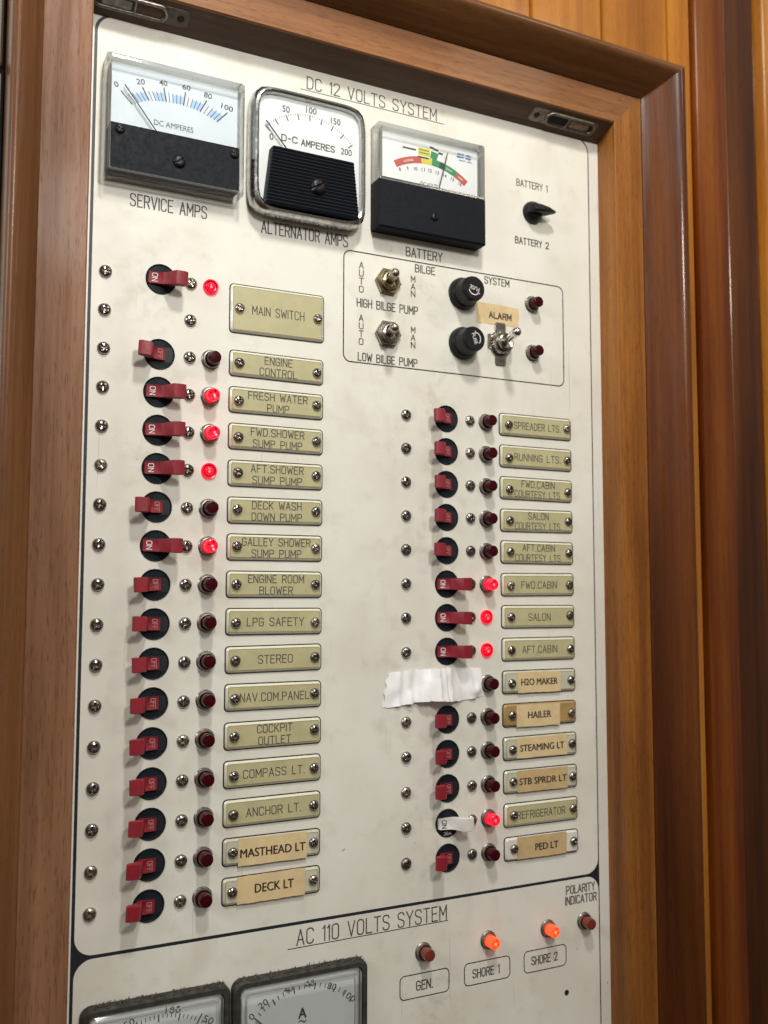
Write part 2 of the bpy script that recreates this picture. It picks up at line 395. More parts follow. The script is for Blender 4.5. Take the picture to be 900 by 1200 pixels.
ZL = [0]
def stext(mb, s, box, w, m, h=.006, fn=None, gap=1.35):
    """engraved text filling box = (u0, u1, v_top, v_bottom)"""
    x = 0; strokes = []
    for ch in s:
        wd_, st = G[ch]
        for p in st: strokes.append([(a+x, b) for a, b in p])
        x += wd_+gap
    tot = x-gap; u0, u1, v0, v1 = box
    kx = (u1-u0)/tot; ky = (v1-v0)/6
    for k, p in enumerate(strokes):
        dz = h+.0006*(k % 3)
        cl = len(p) > 10 and p[0] == p[-1]
        q = [(u0+a*kx, v1-b*ky, dz) for a, b in (p[:-1] if cl else p)]
        mb.ribbon(q, w, m, fn, cl)
_fc = {}
def ftext(mb, s, box, m, h=.006, fit=True, rot=0, bold=0.0, italic=0):
    """printed sans lettering (built-in font) scaled to a box"""
    key = (s, bold)
    if key not in _fc:
        cu = bpy.data.curves.new("lettering", 'FONT'); cu.body = s; cu.offset = bold; cu.resolution_u = 3
        ob = bpy.data.objects.new("lettering", cu); COL.objects.link(ob)
        dg = bpy.context.evaluated_depsgraph_get(); ev = ob.evaluated_get(dg); me = ev.to_mesh()
        vs = [(p.co.x, p.co.y) for p in me.vertices]; fs = [tuple(f.vertices) for f in me.polygons]
        ev.to_mesh_clear(); bpy.data.objects.remove(ob); bpy.data.curves.remove(cu)
        _fc[key] = (vs, fs)
    vs, fs = _fc[key]
    x0 = min(p[0] for p in vs); x1 = max(p[0] for p in vs); y0 = min(p[1] for p in vs); y1 = max(p[1] for p in vs)
    u0, u1, v0, v1 = box; kx = (u1-u0)/(x1-x0); ky = (v1-v0)/(y1-y0)
    if not fit: kx = min(kx, ky)
    cu_, cv = (u0+u1)/2, (v0+v1)/2; out = []
    for x, y in vs:
        a = (x-(x0+x1)/2)*kx; b = -(y-(y0+y1)/2)*ky
        out.append((cu_+a*math.cos(rot)-b*math.sin(rot), cv+a*math.sin(rot)+b*math.cos(rot), h))
    mb.add(out, fs, m)
def lineru(mb, a, b, w, m, h=.006): mb.ribbon([(*a, h), (*b, h)], w, m, ext=0)
def rbox(mb, rect, r, w, m, h=.006):
    mb.ribbon(rrect(*rect, r, h, 7), w, m, closed=True)

# ------------------------------------------------------------------ shared small meshes
def screw_mb(r=.165, hh=.11, slot='cross', m='steel', rot=0.3, lift=0.0):
    mb = MB(); seg = 48; lo = []
    prof = [(1.0, 0), (1.02, .12), (.99, .30), (.93, .52), (.82, .72), (.68, .87), (.56, .95), (.46, .985), (.36, 1), (.26, 1), (.16, 1), (.06, 1)]
    for rr, z in prof:
        ring = []
        for i in range(seg):
            a = 2*math.pi*i/seg; x, y = rr*r*math.cos(a), rr*r*math.sin(a)
            c, s_ = math.cos(rot), math.sin(rot); lx, ly = (x*c+y*s_)/r, (-x*s_+y*c)/r
            d = 0
            if slot == 'cross':
                wdt = .15
                if (abs(lx) < wdt and abs(ly) < .62) or (abs(ly) < wdt and abs(lx) < .62): d = .62*(1-.55*max(abs(lx), abs(ly)))
            elif slot == 'slot' and abs(lx) < .13: d = .6
            ring.append((x, y, lift+hh*(z-d*min(1, z))))
        lo.append(ring)
    mb.loops(lo, m, True, True)
    return mb.mesh("screw", 30)
SCREWS = [screw_mb(rot=.2+.43*k, m=('steel', 'steel', 'nickel', 'steel', 'dullscrew')[k], hh=(.11, .115, .10, .105, .11)[k]) for k in range(5)]
PSCREWS = [screw_mb(r=.14, hh=.10, rot=.1+.5*k, m=('steel', 'dullscrew', 'steel', 'steel', 'nickel')[k]) for k in range(5)]
def screw(parent, loc, small=False, k=None):
    k = random.randrange(5) if k is None else k
    return part("screw", (PSCREWS if small else SCREWS)[k % 5], parent, loc)

# toggles ------------------------------------------------------------
PROF = [(-.33, .0, .155), (-.315, .065, .155), (0.0, .14, .155), (.09, .20, .16), (.25, .45, .175), (.31, .515, .185), (.55, .525, .19), (.60, .50, .19),
        (.62, .45, .19), (.605, .39, .185), (.54, .34, .185), (.42, .31, .18), (.28, .12, .165), (.22, .0, .155)]
def toggle_mesh(sgn, m):
    mb = MB(); n = len(PROF)
    # rounded long edges: three loops towards each end
    def loop(k, ins):
        out = []
        cx, ch = .15, .25
        for u, h, w in PROF:
            if sgn < 0 and u > .03: u = max(.03, u-.14)
            out.append((sgn*(u+(cx-u)*ins*.35), k*(w-ins*.0), h+(ch-h)*ins*.35 if h > .01 else h))
        return out
    A = []
    for k, ins in ((-1, .22), (-.93, .0), (.93, .0), (1, .22)):
        A.append(loop(k, ins))
    mb.loops(A, m, True, True)
    return mb.mesh("toggle", 40)
TOG_ON = toggle_mesh(1, 'red'); TOG_OFF = toggle_mesh(-1, 'red'); TOG_WHITE = toggle_mesh(1, 'whitetog')
def marking(word, sgn, m):
    mb = MB()
    # letters run down the toggle, their tops point right
    cu_ = -.165*sgn
    def fn(x, y, h):
        u = cu_ - y; v = x
        hh = .065+(sgn*u+.315)*(.14-.065)/.315 if sgn > 0 else .065+(-u+.315)*(.14-.065)/.315
        return (u, v, hh+h)
    n = {'ON': .21, 'OFF': .24}[word]
    stext(mb, word, (-n/2, n/2, -.065, .065), .019, m, .006, fn, 1.2)
    return mb.mesh("marking", 0)
MK_ON = marking('ON', 1, 'print'); MK_OFF = marking('OFF', -1, 'pinkprint'); MK_ONB = marking('ON', 1, 'dialink')
def bezel_mesh():
    mb = MB(); mb.lathe([(.405, 0), (.405, .02), (.39, .035), (.375, .030), (.36, .012), (.0015, .012)], 'breaker', seg=40)
    return mb.mesh("bezel", 30)
BEZ = bezel_mesh()
def slot_mesh():
    mb = MB(); mb.add([(-.35, -.19, .0145), (.35, -.19, .0145), (.35, .19, .0145), (-.35, .19, .0145)], [(0, 1, 2, 3)], 'slot'); return mb.mesh("slot", 0)
SLOT = slot_mesh()
def breaker(uc, v, on, label, screws, white=False):
    t = thing("circuit_breaker", (uc, v, 0), label, "circuit breaker", "circuit breakers with hooked toggles")
    b = part("bezel", BEZ, t); part("slot", SLOT, b)
    if white:
        tg = part("toggle", TOG_WHITE, t, label="white hooked toggle"); part("marking", MK_ONB, tg)
        mb = MB(); ftext(mb, "20A", (-.13, .13, .245, .345), 'print', .0165); part("rating_mark", mb, b)
    else:
        tg = part("toggle", TOG_ON if on else TOG_OFF, t); part("marking", MK_ON if on else MK_OFF, tg); tg.location = L(-.02 if on else -.17, 0, 0)
    tg.rotation_euler = (random.uniform(-.04, .04), random.uniform(-.045, .045), random.uniform(-.03, .03))
    for su, sv in screws: screw(t, (su-uc, sv-v, 0))
    return t

# lamps --------------------------------------------------------------
def collar_mesh():
    mb = MB(); mb.lathe([(.262, 0), (.262, .03), (.235, .055), (.238, .10), (.225, .125), (.20, .13), (.185, .11), (.18, .04), (.0015, .04)], 'collar', seg=36); return mb.mesh("collar", 40)
def lens_mesh(m, core=None):
    mb = MB(); mb.lathe([(.172, .04), (.170, .38), (.160, .41), (.135, .425)], m, seg=32, cap=core is None)
    if core:
        # moulded facets round the bulb inside the cap
        n = 12; o = [(.135*math.cos(2*math.pi*i/n), .135*math.sin(2*math.pi*i/n), .4245) for i in range(n)]
        q = [((.062 if i % 2 else .085)*math.cos(2*math.pi*(i+.3)/n), (.062 if i % 2 else .085)*math.sin(2*math.pi*(i+.3)/n), .40) for i in range(n)]
        for i in range(n):
            j = (i+1) % n; mb.add([o[i], o[j], q[j], q[i]], [(0, 1, 2, 3)], core if i % 3 == 0 else m)
        mb.add(q, [tuple(range(n))], m)
        hot = 'lithot' if m == 'lit' else 'ambhot'
        mb.lathe([(.034, .4015), (.0015, .406)], hot, c=(.012, .006), seg=10)
        mb.add([(-.06, .028, .4025), (-.02, .05, .4025), (.0, .068, .4025), (-.045, .06, .4025)], [(0, 1, 2, 3)], core); mb.add([(.035, -.06, .4025), (.055, -.02, .4025), (.03, -.03, .4025)], [(0, 1, 2)], core)
    else: mb.lathe([(.135, .4252), (.0015, .435)], m, seg=32)
    return mb.mesh("lens", 40)
def flush_mesh():
    mb = MB()
    mb.lathe([(.215, 0), (.213, .045), (.20, .065), (.175, .06)], 'lit', seg=36, cap=False)
    mb.lathe([(.175, .06), (.145, .02), (.125, .018)], 'litdeep', seg=36, cap=False)
    mb.lathe([(.125, .018), (.122, .06), (.10, .10), (.06, .125), (.0015, .132)], 'lit', seg=36); mb.lathe([(.030, .1335), (.0015, .136)], 'lithot', c=(-.02, .03), seg=10)
    return mb.mesh("lens", 40)
COLLAR = collar_mesh(); LENS = lens_mesh('lens'); LITLENS = lens_mesh('lit', 'litdeep'); FLUSH = flush_mesh()
BROWN = lens_mesh('lensbrown'); AMBER = lens_mesh('litamber', 'litambercore')
def ind_lamp(u, v, state, label, group="indicator lamps beside the breakers"):
    t = thing("indicator_lamp", (u, v, 0), label, "indicator lamp", group)
    if state == 'flush': part("lens", FLUSH, t)
    else:
        c = part("collar", COLLAR, t)
        l = part("lens", {'off': LENS, 'lit': LITLENS, 'brown': BROWN, 'amber': AMBER}[state], t)
        t.rotation_euler = (random.uniform(-.03, .03), 0, random.uniform(-.03, .03))
    return t

# nameplates ---------------------------------------------------------
def plate(u0, u1, v0, v1, label, lines, kind='cream', tape=None, s0=.24, s1=.23, edge=True):
    uc, vc = (u0+u1)/2, (v0+v1)/2; a, b = (u1-u0)/2, (v1-v0)/2
    t = thing("nameplate", (uc, vc, 0), label, "nameplate", "nameplates screwed beside the indicator lamps", random.uniform(-.006, .006))
    mb = MB(); mb.prism((-a-.03, a+.03, -b-.03, b+.03), 0.003, .018, 'line', r=.115); part("edge", mb, t)
    mb = MB()
    body = {'cream': 'cream', 'clear': 'clearplate', 'white': 'whiteplate', 'tan': 'tanplate'}[kind]
    rim = {'cream': 'rim', 'clear': 'clearplate', 'white': 'whiteplate', 'tan': 'tanplate'}[kind]
    mb.prism((-a, a, -b, b), .018, .085, body, r=.09, c=.055, rimmat=rim)
    if kind != 'white': mb.ribbon(rrect(-a+.062, a-.062, -b+.062, b-.062, .06, .0862, 5), .014, 'bevelline', closed=True)
    part("plate", mb, t)
    yo = (s1-s0)
    screw(t, (-a+s0, random.uniform(-.04, .04)+.02, .083), True); screw(t, (a-.19, random.uniform(-.04, .04), .083), True)
    tgt = t; hh = .088
    if tape:
        p0, p1, q0, q1, pm = tape
        mb = MB(); nu = 12
        P = []
        for j, q in enumerate((q0-vc, (q0+q1)/2-vc, q1-vc)):
            for i in range(nu+1):
                x = p0-uc+(p1-p0)*i/nu
                P.append((x+random.uniform(-.004, .004), q+(random.uniform(-.008, .008) if j != 1 else 0), .092+.003*math.sin(i*1.7+j)))
        mb.add(P, [(j*(nu+1)+i, j*(nu+1)+i+1, (j+1)*(nu+1)+i+1, (j+1)*(nu+1)+i) for j in range(2) for i in range(nu)], pm)
        tgt = part("paper_label", mb, t, label="tan paper label stuck over the plate"); hh = .098
    mb = MB()
    for s, bx in lines:
        box = (bx[0]-uc, bx[1]-uc, bx[2]-vc, bx[3]-vc)
        if tape:
            ftext(mb, s, (box[0]-.006, box[1]-.006, box[2], box[3]), 'paperink', hh); ftext(mb, s, (box[0]+.008, box[1]+.008, box[2]+.004, box[3]+.004), 'paperink', hh+.0008)
        else: stext(mb, s, box, .024, 'ink', hh)
    part("lettering", mb, tgt)
    return t

# ================================================================== LARGE STRUCTURE
# panel
pan = thing("switch_panel", (0, 0, 0), "off white electrical panel board with black border lines and engraved headings", "electrical panel")
mb = MB(); mb.prism((-.50, 16.02, -6.95, 25), -.18, .0, 'panel', r=.02); part("board", mb, pan)
mb = MB(); mb.loops([rrect(-.425, 15.615, -6.86, 26, .50, .002, 8)], 'line'); part("border_line", mb, pan)
mb = MB(); mb.loops([rrect(-.345, 15.575, -6.80, 16.975, .45, .004, 8)], 'panel'); part("face", mb, pan)
mb = MB(); mb.loops([rrect(-.345, 15.575, 17.06, 26, .45, .004, 8)], 'panel'); part("face", mb, pan)
mb = MB()
TX = [("DC 12 VOLTS SYSTEM", (5.51, 9.77, -6.55, -6.20), .034), ("SERVICE AMPS", (.59, 2.62, -2.17, -1.845), .034), ("ALTERNATOR AMPS", (4.19, 6.80, -2.075, -1.745), .036),
      ("BATTERY", (8.73, 9.96, -2.07, -1.80), .036), ("BATTERY 1", (12.72, 13.91, -4.95, -4.74), .030), ("BATTERY 2", (12.65, 13.94, -3.05, -2.85), .036),
      ("BILGE", (9.04, 9.70, -1.575, -1.36), .034), ("SYSTEM", (11.49, 12.39, -1.58, -1.37), .034), ("HIGH BILGE PUMP", (7.12, 9.11, -.28, -.05), .034), ("LOW BILGE PUMP", (7.16, 9.09, 1.31, 1.53), .034),
      ("AC 110 VOLTS SYSTEM", (5.42, 10.04, 17.20, 17.59), .036), ("GEN.", (9.06, 9.58, 19.16, 19.40), .036), ("SHORE 1", (10.93, 11.84, 19.16, 19.39), .036), ("SHORE 2", (13.01, 13.95, 19.14, 19.37), .036),
      ("POLARITY", (14.33, 15.42, 17.25, 17.48), .036), ("INDICATOR", (14.29, 15.48, 17.57, 17.80), .036)]
for s, b, w in TX:
    mb = MB(); stext(mb, s, b, w, 'ink'); part("caption", mb, pan)
for word, uc, v0, v1 in (("AUTO", 7.25, -1.37, -.42), ("AUTO", 7.25, .20, 1.12), ("MAN", 8.96, -1.20, -.53), ("MAN", 8.96, .34, 1.03)):
    st = (v1-v0)/len(word); mb = MB()
    for k, ch in enumerate(word):
        w = .062
        stext(mb, ch, (uc-w, uc+w, v0+k*st, v0+k*st+st*.74), .030, 'ink')
    part("caption", mb, pan)
mb = MB(); lineru(mb, (5.30, -6.14), (10.04, -6.15), .022, 'line'); part("underline", mb, pan)
mb = MB(); lineru(mb, (5.16, 17.66), (10.10, 17.63), .024, 'line'); part("underline", mb, pan)
mb = MB(); rbox(mb, (6.69, 14.48, -1.66, 1.60), .22, .036, 'line'); part("outline_box", mb, pan)
for r in ((8.53, 10.12, 18.955, 19.60), (10.64, 12.22, 18.955, 19.58), (12.73, 14.285, 18.95, 19.575)):
    mb = MB(); rbox(mb, r, .14, .03, 'line'); part("outline_box", mb, pan)
mb = MB(); mb.lathe([(.085, .006), (.0015, .006)], 'dark', seg=20); part("screw_hole", mb, pan, (14.29, 20.40, 0))

# cabinet frame: inner frame, rounded outer moulding
HF = .85
def strip(mb, prof, a, b, axis, m, mit0=None, mit1=None):
    """profile [(x, h)] swept from a to b along axis; ends mitred by functions of x"""
    n = len(prof); A = []
    k = 24
    for i in range(k+1):
        t = i/k; lo = []
        for x, h in prof:
            s = (mit0(x, h) if mit0 else a); e_ = (mit1(x, h) if mit1 else b)
            y = s+(e_-s)*t
            lo.append((y, x, h) if axis == 'u' else (x, y, h))
        A.append(lo)
    mb.loops(A, m, True, True)
fr = thing("cabinet_frame", (8, 25, 0), "varnished teak frame surrounding the white panel with mitred corners", "wooden frame")
def sub(mb, name, m=None, par=None): return part(name, mb, par or fr, (-8, -25, 0))
# top rail: underside splays from the panel (v -6.77) to the front (v -7.19)
mit = lambda x, h: 16.0+(-6.95-x)*1.02
def mtop(x, h): return {0: 16.0, 1: 16.03, 2: 17.1, 3: 17.1}[0 if h < .1 and x > -7 else 1 if x > -7.4 else 2]
TPR = [(-6.80, -.1), (-6.805, .0), (-7.19, HF-.03), (-7.22, HF), (-8.24, HF), (-8.24, -.1)]
UND = [(-6.77, -.05), (-6.775, .0), (-7.17, HF-.045), (-7.20, HF-.03), (-7.23, HF-.06), (-6.83, -.05)]
def mR(x, h):
    if x > -7.18: return 16.0+(h*.0)
    return 16.03+(-7.20-x)*1.04
def mL(x, h):
    return -.62-(max(0, -7.20-x))*1.02
mb = MB(); strip(mb, TPR, 0, 0, 'u', 'w_rail', mL, mR); sub(mb, "top_rail")
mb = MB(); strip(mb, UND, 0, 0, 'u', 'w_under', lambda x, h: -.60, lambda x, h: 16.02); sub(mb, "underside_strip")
RPR = [(16.0, -.1), (16.0, .0), (16.03, HF-.025), (16.055, HF), (17.15, HF), (17.15, -.1)]
def mT(x, h): return -7.20-(max(0, x-16.03))*.962 if h > HF-.1 or x > 16.5 else -6.775-.40*max(0, h)/HF
mb = MB(); strip(mb, RPR, 0, 25, 'v', 'w_right', mT, None); sub(mb, "right_stile")
LPR = [(-.46, -.1), (-.47, .0), (-.60, HF-.04), (-.64, HF), (-1.77, HF), (-1.77, -.1)]
def mTL(x, h): return -7.20-(max(0, -.62-x))*.98 if x < -.55 else -6.775
mb = MB(); strip(mb, LPR, 0, 25, 'v', 'w_left', mTL, None); sub(mb, "left_stile")
def nose(i, o, r, h0=-.1, hm=1.8, ri=None):
    """moulding section: splayed inner face rising from x=i to a rounded nose, straight outer face x=o"""
    sg = 1 if o > i else -1; w = abs(o-i); d = hm-HF
    P = [(i, h0), (i, HF+.03)] + [(i+sg*w*a, HF+d*b) for a, b in ((.10, .13), (.22, .29), (.36, .48), (.49, .66), (.58, .79), (.64, .88), (.69, .94), (.74, .98), (.79, 1.0))]
    r = min(r, w*.18)
    for k in range(9):
        a = math.radians(90-90*k/8); P.append((o-sg*r+sg*r*math.cos(a), hm-r+r*math.sin(a)))
    P.append((o, h0)); return P
RI, RO, TI, TO, LI, LO = 17.16, 18.36, -8.25, -9.26, -1.78, -2.58
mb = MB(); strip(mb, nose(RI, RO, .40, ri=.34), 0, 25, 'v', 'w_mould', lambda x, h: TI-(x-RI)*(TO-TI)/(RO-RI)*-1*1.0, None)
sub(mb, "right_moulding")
mb = MB(); strip(mb, nose(TI, TO, .34, ri=.30), 0, 0, 'u', 'w_mouldtop', lambda x, h: LI+(TI-x)*(LO-LI)/(TI-TO), lambda x, h: RI+(TI-x)*(RO-RI)/(TI-TO)); sub(mb, "top_moulding")
mb = MB(); strip(mb, nose(LI, LO, .30, ri=.30), 0, 25, 'v', 'w_mouldleft', lambda x, h: TI-(LI-x)*(TI-TO)/(LI-LO), None); sub(mb, "left_moulding")

# tongue-and-groove wall beyond the frame
wl = thing("board_wall", (8, 25, -.2), "orange varnished tongue and groove boarding above and beside the frame", "board wall")
mb = MB(); x = 20.36-1.06
edges = [19.29-2.95*k for k in range(11, -1, -1)] + [20.37]
for a, b in zip(edges[:-1], edges[1:]):
    c = .07; g = .02
    strip(mb, [(a+g, -.3), (a+g, -.13), (a+g+.03, -.05), (a+g+c, .0), (b-g-c, .0), (b-g-.03, -.05), (b-g, -.13), (b-g, -.3)], -26, 25, 'v', 'w_board')
part("boarding", mb, wl, (-8, -25, .2-.05))
mb = MB(); mb.prism((-14, 34, -27, 25.5), -.6, -.38, 'dark', r=.05); part("backing", mb, wl, (-8, -25, .2))
st = MB(); strip(st, [(20.43, -.3), (20.43, .0), (20.47, .06), (20.55, .08), (21.83, .08), (21.86, .07), (21.87, -.3)], -26, 25, 'v', 'w_stileorange')
solo("door_stile", st, (0, 0, 0), "reddish orange wooden stile just right of the thin pale board strip", "door stile")
st = MB(); strip(st, [(21.875, -.3), (21.88, .06), (21.90, .075), (23.25, .085), (23.38, .06), (23.43, 0), (23.43, -.3)], -26, 25, 'v', 'w_stile')
solo("door_stile", st, (0, 0, 0), "dark brown wooden stile between the reddish stile and the far right board", "door stile")
st = MB(); strip(st, [(23.52, -.3), (23.52, .16), (23.58, .27), (23.70, .32), (29.5, .32), (29.5, -.3)], -26, 25, 'v', 'w_board')
solo("edge_board", st, (0, 0, 0), "rounded varnished board at the far right edge of the photo", "board")

# neighbouring panel beyond the left moulding
np_ = thing("neighbouring_panel", (-6, 5, 0), "edge of another pale panel with black rim left of the frame", "electrical panel")
mb = MB(); mb.prism((-9, -2.57, -4.49, 25), -.2, .50, 'line', r=.05, c=.05); part("rim", mb, np_, (6, -5, 0))
mb = MB(); mb.prism((-8.8, -2.68, -4.36, 25), .45, .515, 'panel', r=.05); part("face", mb, np_, (6, -5, 0))
mb = MB(); mb.prism((-9, -2.66, -20, -4.60), -.2, .48, 'panel', r=.05, c=.05); part("face", mb, np_, (6, -5, 0))

# catches in the underside of the top rail
def catch(u0, name_label, flip=False, pm='zinc'):
    t = thing("slide_catch", (u0, -7.0, .45), name_label, "catch", "metal slide catches under the top rail")
    t.rotation_euler = (math.radians(64), 0, 0)   # local panel plane turned onto the splayed underside
    fl = -1 if flip else 1
    def fx(r): return r if not flip else (-r[1], -r[0], r[2], r[3])
    mb = MB(); mb.prism(fx((-1.3, 1.28, -.25, .25)), 0, .03, pm, r=.12, c=.012); part("plate", mb, t)
    mb = MB(); mb.tube(rrect(*fx((-.70, 1.18, -.20, .20)), .19, .05, 8), .045, 'zinc', 8, True); part("ring", mb, t)
    mb = MB(); mb.prism(fx((-.62, 1.10, -.14, .14)), .031, .036, 'dark' if pm == 'zinc' else 'w_under', r=.13); part("recess", mb, t)
    mb = MB(); mb.prism(fx((.20, .95, -.12, .13)), .036, .06, 'zinc', r=.05, c=.01); mb.tube([(.12*fl, -.17, .06), (.12*fl, .2, .06)], .035, 'zinc'); part("slider", mb, t)
    mb = MB(); mb.lathe([(.10, .031), (.085, .035), (.0015, .035)], 'dark', c=(-1.08*fl, 0), seg=20); part("screw_hole", mb, t)
catch(14.28, "dull metal slide catch under the top rail near the right corner")
catch(.62, "dull metal slide catch under the top rail at the left corner", True, 'brownplate')

# ================================================================== METERS
def arc_ticks(mb, cx, cy, r0, r1, a0, a1, n, major, w0, w1, h, m='dialink', short=.5):
    for i in range(n+1):
        a = math.radians(a0+(a1-a0)*i/n); s, c = math.sin(a), -math.cos(a)
        big = i % major == 0; ra = r0 if big else r0+(r1-r0)*(1-short)
        mb.ribbon([(cx+s*ra, cy+c*ra, h), (cx+s*r1, cy+c*r1, h)], w1 if big else w0, m, ext=0)
def ringwall(mb, rect, th, h0, h1, m, r=.08, c=.05):
    u0, u1, v0, v1 = rect
    A = [rrect(u0, u1, v0, v1, r, h0), rrect(u0, u1, v0, v1, r, h1-c), rrect(u0+c, u1-c, v0+c, v1-c, max(.01, r-c/2), h1),
         rrect(u0+th, u1-th, v0+th, v1-th, max(.01, r-th/2), h1-.01), rrect(u0+th+.02, u1-th-.02, v0+th+.02, v1-th-.02, max(.01, r-th/2), h0)]
    mb.loops(A, m, False, False)
def lerp(a, b, t): return tuple(x+(y-x)*t for x, y in zip(a, b))

# --- service ammeter (clear case, black lower half)
t = thing("panel_meter", (1.65, -4.0, 0), "square clear cased ammeter reading DC AMPERES with blue bands, leftmost at the top", "meter", "panel meters")
P_ = (-1.65, 4.0, 0)
mb = MB(); ringwall(mb, (-.19, 3.49, -5.585, -2.42), .13, 0, .56, 'case', .09, .06); part("case", mb, t, P_)
mb = MB(); mb.add([(-.05, -5.45, .52), (3.35, -5.45, .52), (3.35, -3.76, .52), (-.05, -3.76, .52)], [(0, 1, 2, 3)], 'window'); part("window", mb, t, P_)
mb = MB(); mb.prism((-.06, 3.36, -3.77, -2.54), .01, .50, 'blackplastic', r=.03, c=.02); part("lower_cover", mb, t, P_)
mb = MB(); mb.prism((-.06, 3.36, -5.45, -3.76), .01, .30, 'dialcool', r=.02); dl = part("dial", mb, t, P_)
mb = MB()
BT = [(.52, -4.42), (.95, -4.62), (1.40, -4.69), (1.86, -4.70), (2.31, -4.63), (2.78, -4.46)]
TP = [(.22, -4.72), (.77, -4.94), (1.33, -5.06), (1.91, -5.08), (2.49, -4.99), (3.07, -4.78)]
for k in range(5):
    for j in range(5):
        f = j/5; a = lerp(BT[k], BT[k+1], f); b = lerp(TP[k], TP[k+1], f)
        if j == 0: q0, q1 = a, b
        else: q0, q1 = a, lerp(a, b, .72)
        mb.ribbon([(*q0, .305), (*q1, .305)], .032 if j == 0 else .017, 'dialink', ext=0)
    for j in (2, 3, 4):
        a = lerp(BT[k], BT[k+1], j/5); b = lerp(BT[k], BT[k+1], (j+1)/5); c = lerp(TP[k], TP[k+1], (j+1)/5); d = lerp(TP[k], TP[k+1], j/5)
        a2, b2, c2, d2 = lerp(a, d, .06), lerp(b, c, .06), lerp(b, c, .62), lerp(a, d, .62)
        mb.add([(*a2, .302), (*b2, .302), (*c2, .302), (*d2, .302)], [(0, 1, 2, 3)], 'dialblue')
mb.ribbon([(*BT[5], .305), (*TP[5], .305)], .032, 'dialink', ext=0)
for s, x, y, rt in (("0", .10, -4.86, -.4), ("20", .72, -5.08, -.2), ("40", 1.31, -5.19, -.08), ("60", 1.93, -5.215, .0), ("80", 2.52, -5.13, .12), ("100", 3.06, -4.92, .15)):
    ftext(mb, s, (x-.055*len(s), x+.055*len(s), y-.075, y+.075), 'dialink', .305, rot=rt, bold=.01)
ftext(mb, "DC AMPERES", (1.09, 2.14, -4.15, -4.0), 'dialink', .305)
part("dial_marking", mb, dl)
mb = MB(); mb.tube([(.30, -4.86, .40), (1.16, -3.76, .40)], .018, 'dialink', 6); part("needle", mb, t, P_)
for x, y in ((.18, -3.60), (3.22, -3.57)):
    part("screw", screw_mb(r=.125, hh=.06, m='knob', rot=.4), t, (x-1.65, y+4.0, .50))
part("adjusting_screw", screw_mb(r=.17, hh=.09, slot='slot', m='knob', rot=1.0), t, (1.72-1.65, -3.05+4.0, .50))

# --- alternator ammeter (chrome bulged bezel, ribbed black skirt)
t = thing("panel_meter", (5.45, -3.96, 0), "chrome rimmed ammeter reading D-C AMPERES with a ribbed black cover and big screw", "meter", "panel meters")
mb = MB()
mb.loops([squircle(0, 0, a, b, n, h) for a, b, n, h in ((1.72, 1.80, 8, 0), (1.74, 1.82, 8, .25), (1.72, 1.80, 8, .44), (1.66, 1.74, 8, .53), (1.60, 1.68, 8, .55), (1.545, 1.625, 8.5, .52), (1.53, 1.61, 9, .40))], 'rimchrome', False, False)
part("chrome_rim", mb, t)
mb = MB(); mb.loops([squircle(0, 0, 1.54, 1.62, 9, .38)], 'dialwhite'); dl = part("dial", mb, t)
mb = MB(); cx, cy, r = 0.0, .52, 1.70
arc_ticks(mb, cx, cy, r-.10, r+.08, -48, 48, 40, 5, .012, .03, .386, short=.33)
for s, x, y, w in (("50", -.72, -1.27, .11), ("100", .04, -1.40, .16), ("150", .79, -1.25, .15), ("0", -1.14, -.39, .06), ("200", 1.13, -.42, .17)):
    ftext(mb, s, (x-w, x+w, y-.095, y+.095), 'dialink', .386, bold=.008)
stext(mb, "D-C", (-.84, -.38, -.52, -.35), .03, 'dialink', .386)
for k, ch in enumerate("AMPERES"):
    a = -.25+k*.150; stext(mb, ch, (a, a+.105, -.50+.015*(k-3)*0, -.33), .03, 'dialink', .386)
part("dial_marking", mb, dl)
mb = MB(); mb.tube([(-1.33, -.78, .47), (-.62, .02, .47)], .022, 'dialink', 6); part("needle", mb, t)
mb = MB(); A = []; n = 17
for i in range(n*2+1):
    f = i/(n*2); v = .0+f*1.62; hw0 = -1.20-.19*f; hw1 = 1.23+.17*f
    hh = .70 if i % 2 == 0 else .735
    A.append([(hw0, v, .38), (hw0, v, hh-.03), (hw0+.03, v, hh), (hw1-.03, v, hh), (hw1, v, hh-.03), (hw1, v, .38)])
mb.loops(A, 'blackplastic', True, True, closed=False)
mb.add([A[0][i] for i in range(6)], [(0, 1, 2, 3, 4, 5)], 'blackplastic')
part("ribbed_cover", mb, t)
mb = MB(); mb.loops([squircle(0, 0, 1.55, 1.63, 9, .53)], 'window')
part("window", mb, t)
part("adjusting_screw", screw_mb(r=.23, hh=.12, slot='slot', m='knob', rot=1.05), t, (.12, .93, .715))

# --- battery voltmeter (clear top, solid black lower body)
t = thing("panel_meter", (9.37, -3.9, 0), "voltmeter with red yellow and green scale above a plain black lower half", "meter", "panel meters")
P_ = (-9.37, 3.9, 0)
mb = MB(); mb.prism((7.54, 11.20, -3.78, -2.33), 0, .56, 'blackplastic', r=.05, c=.05); part("lower_cover", mb, t, P_)
mb = MB(); ringwall(mb, (7.54, 11.20, -5.49, -3.72), .12, 0, .55, 'case', .05, .05); part("case", mb, t, P_)
mb = MB(); mb.prism((7.68, 11.07, -5.36, -3.75), .01, .27, 'dialwhite', r=.02); dl = part("dial", mb, t, P_)
mb = MB(); mb.add([(7.66, -5.38, .51), (11.08, -5.38, .51), (11.08, -3.79, .51), (7.66, -3.79, .51)], [(0, 1, 2, 3)], 'window'); part("window", mb, t, P_)
mb = MB()
cxm, cym, rm = 9.33, -2.55, 2.28
